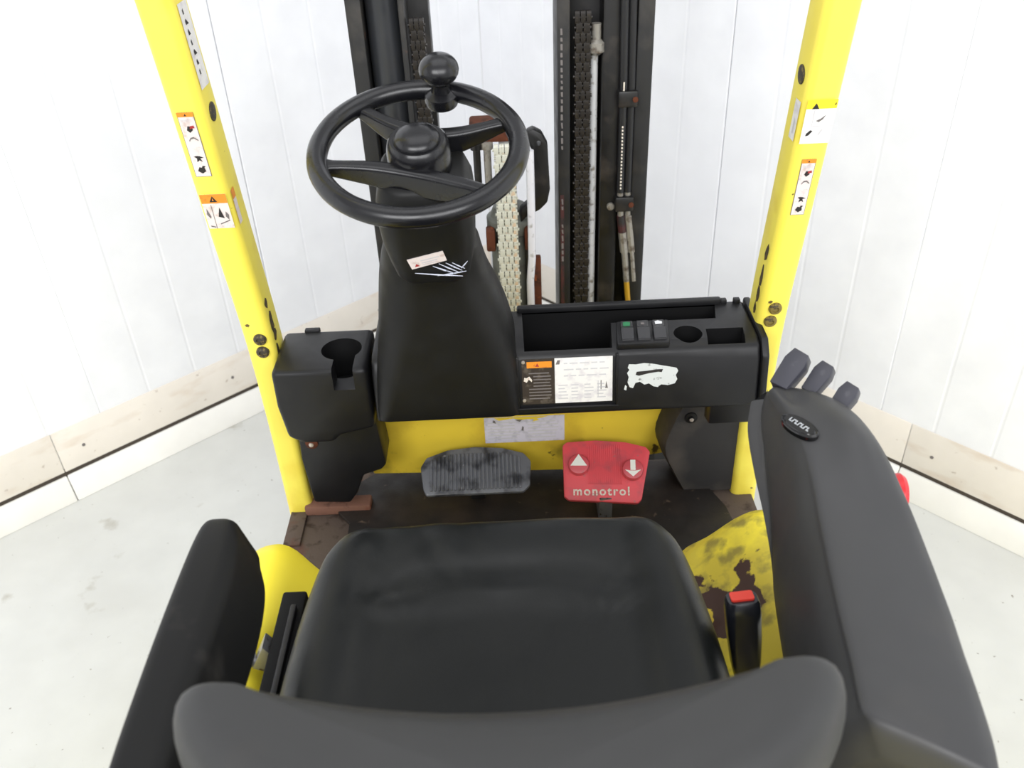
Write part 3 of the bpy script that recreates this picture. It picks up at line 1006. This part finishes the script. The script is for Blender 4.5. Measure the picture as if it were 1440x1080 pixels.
def seat_z(x, y):
    u = abs(x) / .25
    z = .945 + .012 * math.exp(-((y - .86) / .06) ** 2)
    z += .016 * (1 / (1 + math.exp(-(u - .70) * 26)))                 # side bolsters
    z -= .010 * math.exp(-(((y - .66) / .12) ** 2) - (u / .5) ** 2)   # seat pan hollow
    z -= .003 * math.exp(-((u - .66) / .03) ** 2) * (1 if y < .87 else 0)   # long seams
    arc = .800 - .035 * (x / .17) ** 2
    z -= .0045 * math.exp(-((y - arc) / .010) ** 2) * (1 if u < .62 else max(0, 1 - (u - .62) * 12))   # curved cross seam
    z += .006 * math.exp(-((y - arc + .022) / .014) ** 2) * (1 if u < .62 else 0)
    if y > .8:                                                        # soft creases at the front
        z -= .003 * math.exp(-((x + .12 - (.9 - y) * .5) / .010) ** 2) + .0025 * math.exp(-((x + .06 - (.9 - y) * .3) / .008) ** 2)
    return z


rings = []
for s_, zz in ((.90, .862), (.985, .868), (1.0, .885), (1.0, .912)):
    rings.append([Vector((SX + (cen.x + (p.x - cen.x) * s_), cen.y + (p.y - cen.y) * s_, zz)) for p in outline])
for s_, t_ in ((.994, .22), (.980, .42), (.958, .62), (.930, .80), (.895, .93), (.86, 1), (.80, 1), (.74, 1), (.68, 1), (.62, 1), (.56, 1), (.50, 1), (.43, 1), (.36, 1), (.28, 1), (.2, 1), (.1, 1), (.004, 1)):
    rg = []
    for p in outline:
        x, y = cen.x + (p.x - cen.x) * s_, cen.y + (p.y - cen.y) * s_
        zt = seat_z(x, y)
        rg.append(Vector((SX + x, y, .905 + (zt - .905) * t_)))
    rings.append(rg)
b.loft(rings, 'seat_vinyl')
SC = b.build('seat_cushion', FL, 'black vinyl seat cushion with bolsters', smooth=80)
b = MB()
pp = [Vector((SX + (p.x) * 1.0, cen.y + (p.y - cen.y) * 1.0, .899)) for p in outline]
b.tube(pp + [pp[0]], .0022, 'piping', 6)
b.build('piping', SC)
b = MB()
b.box((-.235, .42, .745), (.185, .82, .866), 'hollow_black', .01)
b.build('seat_base', FL, 'black seat suspension base')
# backrest: crescent section, sides wrapped forward
def back_ring(z, hw, yf, yb, wrap, n=34, fat=1.0):
    f, k_ = [], []
    for i in range(n + 1):
        s_ = math.sin((-1 + 2 * i / n) * math.pi / 2)
        e = (1 - abs(s_) ** 3.2)
        mid = (yf + yb) / 2 + wrap * abs(s_) ** 2.2
        half = (yf - yb) / 2 * max(e, 0.0) ** .5 * fat
        f.append(Vector((-.012 + hw * 1.01 * s_, mid + half, z)))
        k_.append(Vector((-.012 + hw * 1.01 * s_, mid - half, z)))
    return f + k_[::-1][1:-1]


b = MB()
rings = []
for z, hw, yf, yb in ((.90, .20, .47, .39), (.94, .215, .475, .375), (1.02, .236, .462, .345), (1.10, .246, .445, .320), (1.16, .246, .430, .302), (1.20, .243, .418, .292), (1.23, .238, .406, .290), (1.25, .232, .396, .294), (1.262, .224, .386, .302), (1.270, .210, .374, .314), (1.273, .19, .360, .328)):
    rings.append(back_ring(z, hw, yf - .019, yb - .019, .068))
rings = [list(t_) for t_ in zip(*[catmull([rg[i] for rg in rings], 40) for i in range(len(rings[0]))])]
b.loft(rings, 'seat_back_vinyl')
SB = b.build('seat_backrest', FL, 'dark grey vinyl seat backrest with wraparound sides', smooth=80)
# hood around the seat
b = MB()
prof = [(-.455, .50), (-.452, .70), (-.436, .78), (-.405, .835), (-.372, .853), (-.345, .845), (-.315, .80), (-.285, .765), (-.22, .755), (.0, .753), (.22, .755), (.265, .765), (.30, .79), (.345, .83), (.380, .842), (.425, .83), (.458, .78), (.474, .70), (.477, .50)]
rings = []
for y, k, dz in ((.24, 1, 0), (.5, 1, 0), (.8, 1, 0), (.93, 1, 0), (.965, 1, -.006), (.985, 1, -.020), (1.0, 1, -.05), (1.012, 1, -.12), (1.018, 1, -.22)):
    rg = []
    for x, z in prof:
        zz = max(.50, z + (dz if z > .55 else 0))
        yy = y + (.040 if x > .2 else 0) * (1 if y > .9 else 0)
        if -.285 < x < .25 and y > .9:
            yy -= .04
        rg.append(Vector((x, yy, zz)))
    rings.append(rg)
rings = [catmull(rg, 64) for rg in rings]
rings = [list(t_) for t_ in zip(*[catmull([rg[i] for rg in rings], 36) for i in range(64)])]
b.loft(rings, 'yellow_hood')
HOOD = b.build('battery_hood', FL, 'yellow hood under the seat, worn and rusted on the console side', smooth=60)
b = MB()
b.lathe((-.315, .86, .802), (.35, 0, .9), [(.012, -.004), (.012, .003), (.0002, .003)], 'rust', 16)
b.build('plug', HOOD, 'round rusty spot')
b = MB()
b.box((-.318, .50, .775), (-.285, .832, .895), 'hollow_black', .004)
b.box((-.300, .50, .80), (-.292, .80, .905), 'black_plastic', .002)
b.build('seat_rail', FL, 'black seat rail')
b = MB()
b.prism([(-.345, .86), (-.325, .90), (-.31, .875), (-.315, .845)], 'y', .735, .760, 'steel', .002)
b.lathe((-.350, .745, .868), (-1, -.3, .3), [(.010, -.008), (.012, .0), (.010, .012), (.0002, .014)], 'steel', 14)
b.build('rail_bracket', FL, 'small bare steel bracket')
b = MB()
b.prism([(.238, .86), (.252, .872), (.262, .862), (.252, .850)], 'z', .765, .785, 'orange_tag', .002)
b.build('orange_clip', FL, 'small orange plastic clip')

# belt buckle
b = MB()
bx, by = .268, .705
ax = Vector((-.10, .22, 1)).normalized()
x_, y_, _ = frame(ax, (0, 1, 0))
o = Vector((.270, .692, .864))
rings = []
for h, hw, hd in ((-.012, .009, .006), (-.004, .014, .010), (.02, .0175, .013), (.06, .020, .0155), (.095, .0205, .016), (.107, .0195, .015), (.112, .0175, .013)):
    rings.append([o + ax * h + x_ * p[0] + y_ * p[1] for p in rrect(hw, hd, min(hw, hd) * .6, 5)])
b.loft(rings, 'buckle_black')
BK = b.build('belt_buckle', FL, 'black seat belt buckle with red button', smooth=50)
b = MB()
rings = [[o + ax * h + x_ * p[0] + y_ * (p[1] + .001) for p in rrect(.0135, .0085, .003, 3)] for h in (.106, .1145)]
b.loft(rings, 'buckle_red')
b.build('release_button', BK, 'red release button')
b = MB()
b.tube([o + ax * .004, o - ax * .04, (.262, .62, .76)], .010, 'webbing', 8)
b.build('stalk', BK)

# left armrest pad
b = MB()
rings = []
#  y, x outer, x inner, z top, z bottom, corner
for y, xa, xb, zt, zb in ((.728, -.338, -.306, 1.088, 1.055), (.724, -.346, -.300, 1.104, 1.04), (.712, -.350, -.297, 1.115, 1.03), (.68, -.352, -.286, 1.121, 1.022), (.63, -.353, -.280, 1.123, 1.02), (.57, -.354, -.280, 1.122, 1.02),
                          (.50, -.355, -.284, 1.118, 1.02), (.42, -.355, -.288, 1.112, 1.015), (.34, -.352, -.290, 1.10, 1.01), (.30, -.346, -.294, 1.085, 1.015)):
    cx, hw, cz, hz = (xa + xb) / 2, (xb - xa) / 2, (zt + zb) / 2, (zt - zb) / 2
    rg = []
    y += .022
    for p in rrect(hw, hz, min(hw, hz) * .42, 5):
        z = cz + p[1]
        inn = .016 * (1 - (z - zb) / (zt - zb)) if p[0] > 0 else 0
        top_in = -.018 * ((z - zb) / (zt - zb)) if p[0] > 0 else 0
        rg.append(Vector((cx + p[0] + top_in, y, z)))
    rings.append(rg)
rings = [list(t_) for t_ in zip(*[catmull([rg[i] for rg in rings], 40) for i in range(len(rings[0]))])]
b.loft(rings, 'arm_vinyl')
ARM = b.build('armrest_pad', FL, 'black padded flip-up armrest', smooth=50)
b = MB()
b.box((-.345, .33, .83), (-.30, .40, 1.03), 'black_plastic', .008)
b.build('armrest_bracket', ARM)

# ---- control armrest
st = [(.436, .314, .390, 1.045, .93), (.446, .306, .400, 1.072, .925), (.462, .303, .406, 1.078, .92), (.50, .306, .416, 1.081, .92), (.59, .314, .430, 1.09, .925), (.70, .326, .434, 1.108, .94), (.76, .331, .430, 1.126, .965), (.81, .330, .423, 1.143, .995), (.86, .324, .414, 1.153, 1.035), (.895, .320, .404, 1.150, 1.075), (.918, .326, .392, 1.140, 1.105)]
dn = catmull([(a, c_, d_) for a, c_, d_, _, _ in st], 60)
dz = catmull([(a, e_, f_) for a, _, _, e_, f_ in st], 60)
b = MB()
rings = []
for k in range(60):
    y, xi, xo = dn[k]
    _, zt, zb = dz[k]
    h = zt - zb
    w_ = 1 - .75 * max(0, min(1, (y - .74) / .14))
    sec = [(xi - .026 * w_, zb + .010), (xi - .027 * w_, zb + h * .25), (xi - .022 * w_, zb + h * .5), (xi - .014 * w_, zb + h * .75), (xi - .003, zt - .012), (xi + .005, zt - .001), (xi + (xo - xi) * .4, zt + .001), (xi + (xo - xi) * .7, zt - .001), (xo - .012, zt - .006), (xo - .002, zt - .022), (xo, zb + h * .5), (xo - .006, zb + .012), (xo - .02, zb), (xi + .01, zb), (xi - .020, zb + .001)]
    cr = catmull([(p[0], p[1], 0) for p in sec], 80, True)
    front = max(0, min(1, (y - .62) / .25))
    rear = max(0, min(1, (.55 - y) / .10))
    rg = []
    for p in cr:
        z = p.y
        if z > zt - .03:
            z += .017 * math.exp(-((p.x - .382) / .026) ** 2 - ((y - .80) / .055) ** 2)
            z -= .010 * math.exp(-((p.x - .338) / .014) ** 2 - ((y - .885) / .03) ** 2)
        rg.append(Vector((p.x, y + .025 * rear - (front * .45 + rear * .65) * (p.x - .315), z)))
    rings.append(rg)
b.loft(rings, 'console_plastic')
CON = b.build('control_armrest', FL, 'dark grey control armrest with fingertip levers', smooth=50)
b = MB()
b.box((.325, .46, .82), (.385, .58, .935), 'black_plastic', .006)
b.build('armrest_mount', CON)
# levers
for k, (x, y, z, yaw, sc) in enumerate(((.353, .925, 1.156, -50, 1.22), (.383, .908, 1.152, -52, 1.0), (.403, .872, 1.144, -52, 1.0))):
    mt2 = Matrix.Translation((x, y, z)) @ Matrix.Rotation(math.radians(yaw), 4, 'Z') @ Matrix.Rotation(math.radians(34), 4, 'X') @ Matrix.Scale(sc, 4)
    b = MB()
    b.prism([(-.010, -.026), (.010, -.026), (.0125, .004), (.009, .017), (-.009, .019), (-.0125, .006)], 'z', -.011, .004, 'lever_grey', .0016, 2, mt2)
    b.build('lever', CON)
# oval badge
b = MB()
bc = Vector((.331, .815, 1.1455))
bn = Vector((-.18, -.10, 1)).normalized()
bu = Vector((.52, -.85, 0))
bu = (bu - bn * bu.dot(bn)).normalized()
bv = bn.cross(bu)
for hw, hd, h0, h1, m_ in ((.026, .0125, -.004, .003, 'gloss_black'), (.022, .0095, .003, .0042, 'gloss_black')):
    rgs = []
    for h, q in ((h0, 1), (h1 - .001, 1), (h1, .93)):
        rgs.append([bc + bn * h + bu * (hw * q * math.cos(2 * math.pi * i / 36)) + bv * (hd * q * math.sin(2 * math.pi * i / 36)) for i in range(36)])
    b.loft(rgs, m_)
pl = []
x0 = -.0145
for k in range(7):
    x = x0 + .0042 * k
    pl.append(('badge_silver', 0, [(x, -.003), (x + .0014, -.003), (x + .0014, .003), (x, .003)]))
    pl.append(('badge_silver', 0, [(x, .0012 if k % 2 else -.003), (x + .0036, .0012 if k % 2 else -.003), (x + .0036, .003 if k % 2 else -.0014), (x, .003 if k % 2 else -.0014)]))
b.flat(bc + bn * .0042, bu, bv, pl, .0003)
b.build('badge', CON, 'glossy black oval badge with silver lettering')
# emergency stop and the little side knob
b = MB()
es = Vector((.419, .785, 1.066))
b.lathe(es, (1, -.12, .0), [(.013, -.01), (.013, .018), (.016, .020), (.0235, .024), (.0245, .031), (.021, .036), (.0002, .038)], 'stop_red', 28)
b.build('emergency_stop_button', CON, 'red mushroom emergency stop button', smooth=40)
b = MB()
b.lathe((.424, .806, 1.092), (1, -.2, 0), [(.012, -.006), (.014, .004), (.011, .009), (.0002, .010)], 'lever_grey', 20)
b.build('side_knob', CON)

# ------------------------------------------------------------------ mast
MY = 1.85
def rail(x0, x1, y0, y1, m_, lab=None, z1=2.1):
    b = MB()
    b.box((x0, y0, .08), (x1, y1, z1), m_, .003)
    return b.build('mast_rail', FL, lab)


rail(-.291, -.260, MY - .01, MY + .12, 'mast_steel', 'dark outer mast rail')
rail(-.262, -.135, MY + .07, MY + .12, 'mast_inner')
rail(-.188, -.176, MY - .02, MY + .07, 'mast_steel')
rail(.120, .146, MY - .01, MY + .12, 'mast_steel', 'inner mast rail with red paint traces')
rail(.146, .31, MY + .075, MY + .12, 'mast_inner')
RR = rail(.280, .313, MY - .012, MY + .12, 'mast_steel', 'dark outer mast rail beside the hoses')
# print-like scuffs on the inner rail
b = MB()
b.box((.1245, MY - .0112, .70), (.1325, MY - .0100, 1.02), 'mast_red')
pl = []
z_ = .86
while z_ < 1.36:
    hgt = .006 + .008 * random.random()
    if not (.95 < z_ < 1.12) or random.random() < .25:
        pl.append(('ink_mid', 0, [(.126 + .002 * random.random(), z_), (.131, z_), (.131 - .001 * random.random(), z_ + hgt), (.1265, z_ + hgt)]))
    z_ += hgt + .005
b.flat((0, MY - .0114, 0), (1, 0, 0), (0, 0, 1), pl)
b.build('rail_marking', FL, 'worn pale marks and red paint on the mast rail')
b = MB()
b.lathe((-.222, MY + .035, .10), (0, 0, 1), [(.036, 0), (.036, 1.98), (.02, 2.0)], 'cylinder_grey', 28)
b.build('lift_cylinder', FL, 'dark grey lift cylinder')
b = MB()
b.box((.212, MY + .0, .10), (.252, MY + .07, 2.05), 'mast_inner', .006)
b.build('mast_channel', FL)
b = MB()
b.tube([(.197, MY + .02, .3), (.197, MY + .02, 1.31)], .0085, 'grease_rod', 14)
b.build('piston_rod', FL, 'greasy pale piston rod')
b = MB()
b.lathe((.20, MY + .01, 1.31), (0, 0, 1), [(.009, 0), (.018, .006), (.018, .024), (.010, .03), (.010, .06)], 'fitting', 18)
b.build('rod_end', FL, 'pale steel rod end')


def link_mesh(width, plates, pitch, hgt, m_):
    """one row of a leaf chain: parallel plates and a pin"""
    b = MB()
    for k in range(plates):
        x = -width / 2 + width * (k + .5) / plates
        t_ = width / plates * .41
        poly = []
        for i in range(10):
            a = math.pi * i / 9
            poly.append((hgt * .5 * math.cos(a), pitch * .30 + hgt * .5 * math.sin(a)))
        for i in range(10):
            a = math.pi + math.pi * i / 9
            poly.append((hgt * .5 * math.cos(a), -pitch * .30 + hgt * .5 * math.sin(a)))
        b.prism(poly[::2], 'x', x - t_, x + t_, m_)
    b.tube([(-width / 2 - .002, 0, 0), (width / 2 + .002, 0, 0)], hgt * .22, m_, 8)
    return b


def chain(cx, cy, z0, z1, width, pitch, plates, m_, lab):
    root = empty('lift_chain', (cx, cy, z0), FL)
    root['label'] = lab
    A = link_mesh(width, plates, pitch, pitch * .85, m_).build('chain_link', root, origin=(0, 0, 0))
    B = link_mesh(width * .88, plates - 1, pitch, pitch * .85, m_).build('chain_link', root, origin=(0, 0, 0))
    n = int((z1 - z0) / pitch)
    for k in range(n):
        src = A if k % 2 == 0 else B
        c_ = (cx, cy, z0 + pitch * k)
        if k < 2:
            place(src, c_, root)
        else:
            dup(src, c_, root)


chain(-.156, MY - .0, .70, 1.42, .030, .019, 3, 'chain_dark', 'dark oiled lift chain beside the lift cylinder')
chain(.172, MY - .0, .70, 1.42, .034, .019, 3, 'chain_dark', 'dark oiled lift chain beside the piston rod')
CY = 1.80
chain(.006, CY - .015, .755, 1.175, .046, .0178, 4, 'chain_grease', 'lift chain coated in pale grease')
# centre cylinder behind the greasy chain
b = MB()
b.lathe((.012, CY + .045, .10), (0, 0, 1), [(.044, 0), (.044, .84), (.052, .845), (.052, .875), (.044, .88), (.036, .90), (.02, .905)], 'cylinder_green', 28)
b.lathe((.012, CY + .045, .96), (0, 0, 1), [(.018, 0), (.018, .20)], 'grease_rod', 18)
CC = b.build('free_lift_cylinder', FL, 'grey-green centre lift cylinder')
for s_ in (-1, 1):
    b = MB()
    b.box((.010 + s_ * .042 - .010, CY - .012, .915), (.010 + s_ * .042 + .010, CY + .02, .965), 'rust', .004)
    b.build('collar_clamp', FL, 'rusty clamp beside the pale greased chain')
b = MB()
b.box((-.065, CY + .005, 1.155), (.035, CY + .07, 1.195), 'rust', .006)
CH = b.build('crosshead', FL, 'rusty crosshead block')
for x in (-.052, -.030):
    b = MB()
    b.lathe((x, CY + .01, 1.04), (0, 0, 1), [(.008, 0), (.008, .10), (.013, .102), (.013, .116), (.008, .118)], 'fitting' if x > -.05 else 'mast_inner', 14)
    b.build('anchor_bolt', FL)
# curved black bracket, pale hose in front of it
b = MB()
br = [(.052, 1.175), (.066, 1.182), (.084, 1.172), (.096, 1.148), (.100, 1.05), (.094, 1.020), (.078, 1.004), (.050, .990), (.036, .975), (.034, 1.005), (.052, 1.020), (.066, 1.035), (.066, 1.13), (.058, 1.148)]
b.prism(br, 'y', CY + .0, CY + .03, 'mast_inner', .004)
b.lathe((.092, CY + .012, 1.12), (1, 0, 0), [(.005, 0), (.005, .008), (.0002, .008)], 'mast_inner', 8)
HB = b.build('hose_bracket', FL, 'curved dark hose bracket')
b = MB()
b.lathe((.0775, CY - .02, 1.152), (0, 1, 0), [(.0055, 0), (.0055, .08)], 'mast_inner', 12)
cut(HB, [b.build('cutter')])
b = MB()
b.tube([(.058, CY - .02, 1.145), (.058, CY - .022, 1.0), (.057, CY - .02, .90), (.052, CY - .01, .84), (.052, CY - .01, .70)], .0085, 'white_rod', 12)
b.build('pale_pipe', FL, 'pale painted pipe')
b = MB()
b.box((.043, CY + .0, .60), (.060, CY + .03, .93), 'mast_inner', .003)
b.box((.060, CY + .01, .60), (.078, CY + .03, .885), 'rust', .003)
b.build('cylinder_bracket', FL)
# hoses on the far rail
HO = []
for k, (x, y) in enumerate(((.256, MY - .008), (.2725, MY - .006))):
    b = MB()
    b.tube([(x - .004, y, 2.0), (x - .004, y, 1.5), (x, y, 1.25), (x, y, 1.02)], .0085, 'hose', 12)
    b.tube([(x, y, 1.02), (x + .003, y, .96)], .007, 'fitting', 10)
    b.tube([(x + .003, y, .965), (x + .008, y, .925)], .0095, 'mast_red' if k == 0 else 'fitting', 10)
    b.tube([(x + .008, y, .925), (x + .014, y, .875)], .0095, 'fitting', 8)
    b.tube([(x + .014, y, .88), (x + .022, y, .80)], .0075, 'fitting', 10)
    if k == 0:
        b.tube([(x + .022, y, .80), (x + .032, y, .70)], .007, 'brass', 10)
    h = b.build('hydraulic_hose', FL, 'black hydraulic hose with steel fittings')
    HO.append(h)
b = MB()
pl = []
z_ = 1.03
while z_ < 1.17:
    pl.append(('print_cream', 0, [(-.0012, z_), (.0022, z_), (.0022, z_ + .004), (-.0012, z_ + .0045)]))
    z_ += .0075
pl.append(('print_cream', 0, [(-.001, 1.22), (.002, 1.22), (.002, 1.26), (-.001, 1.26)]))
b.flat((.255, MY - .0175, 0), (1, 0, 0), (0, 0, 1), pl)
b.build('hose_print', HO[0], 'faded cream lettering')
for z in (1.225, .995):
    b = MB()
    b.box((.244, MY - .022, z - .017), (.285, MY + .01, z + .017), 'mast_inner', .004)
    b.lathe((.279, MY - .022, z), (0, -1, 0), [(.006, -.001), (.006, .003), (.0002, .004)], 'rust', 8)
    b.build('hose_clamp', FL)
b = MB()
b.lathe((.236, MY - .002, .985), (0, -1, 0), [(.009, 0), (.008, .005), (.0002, .006)], 'fitting', 10)
b.build('channel_bolt', FL)
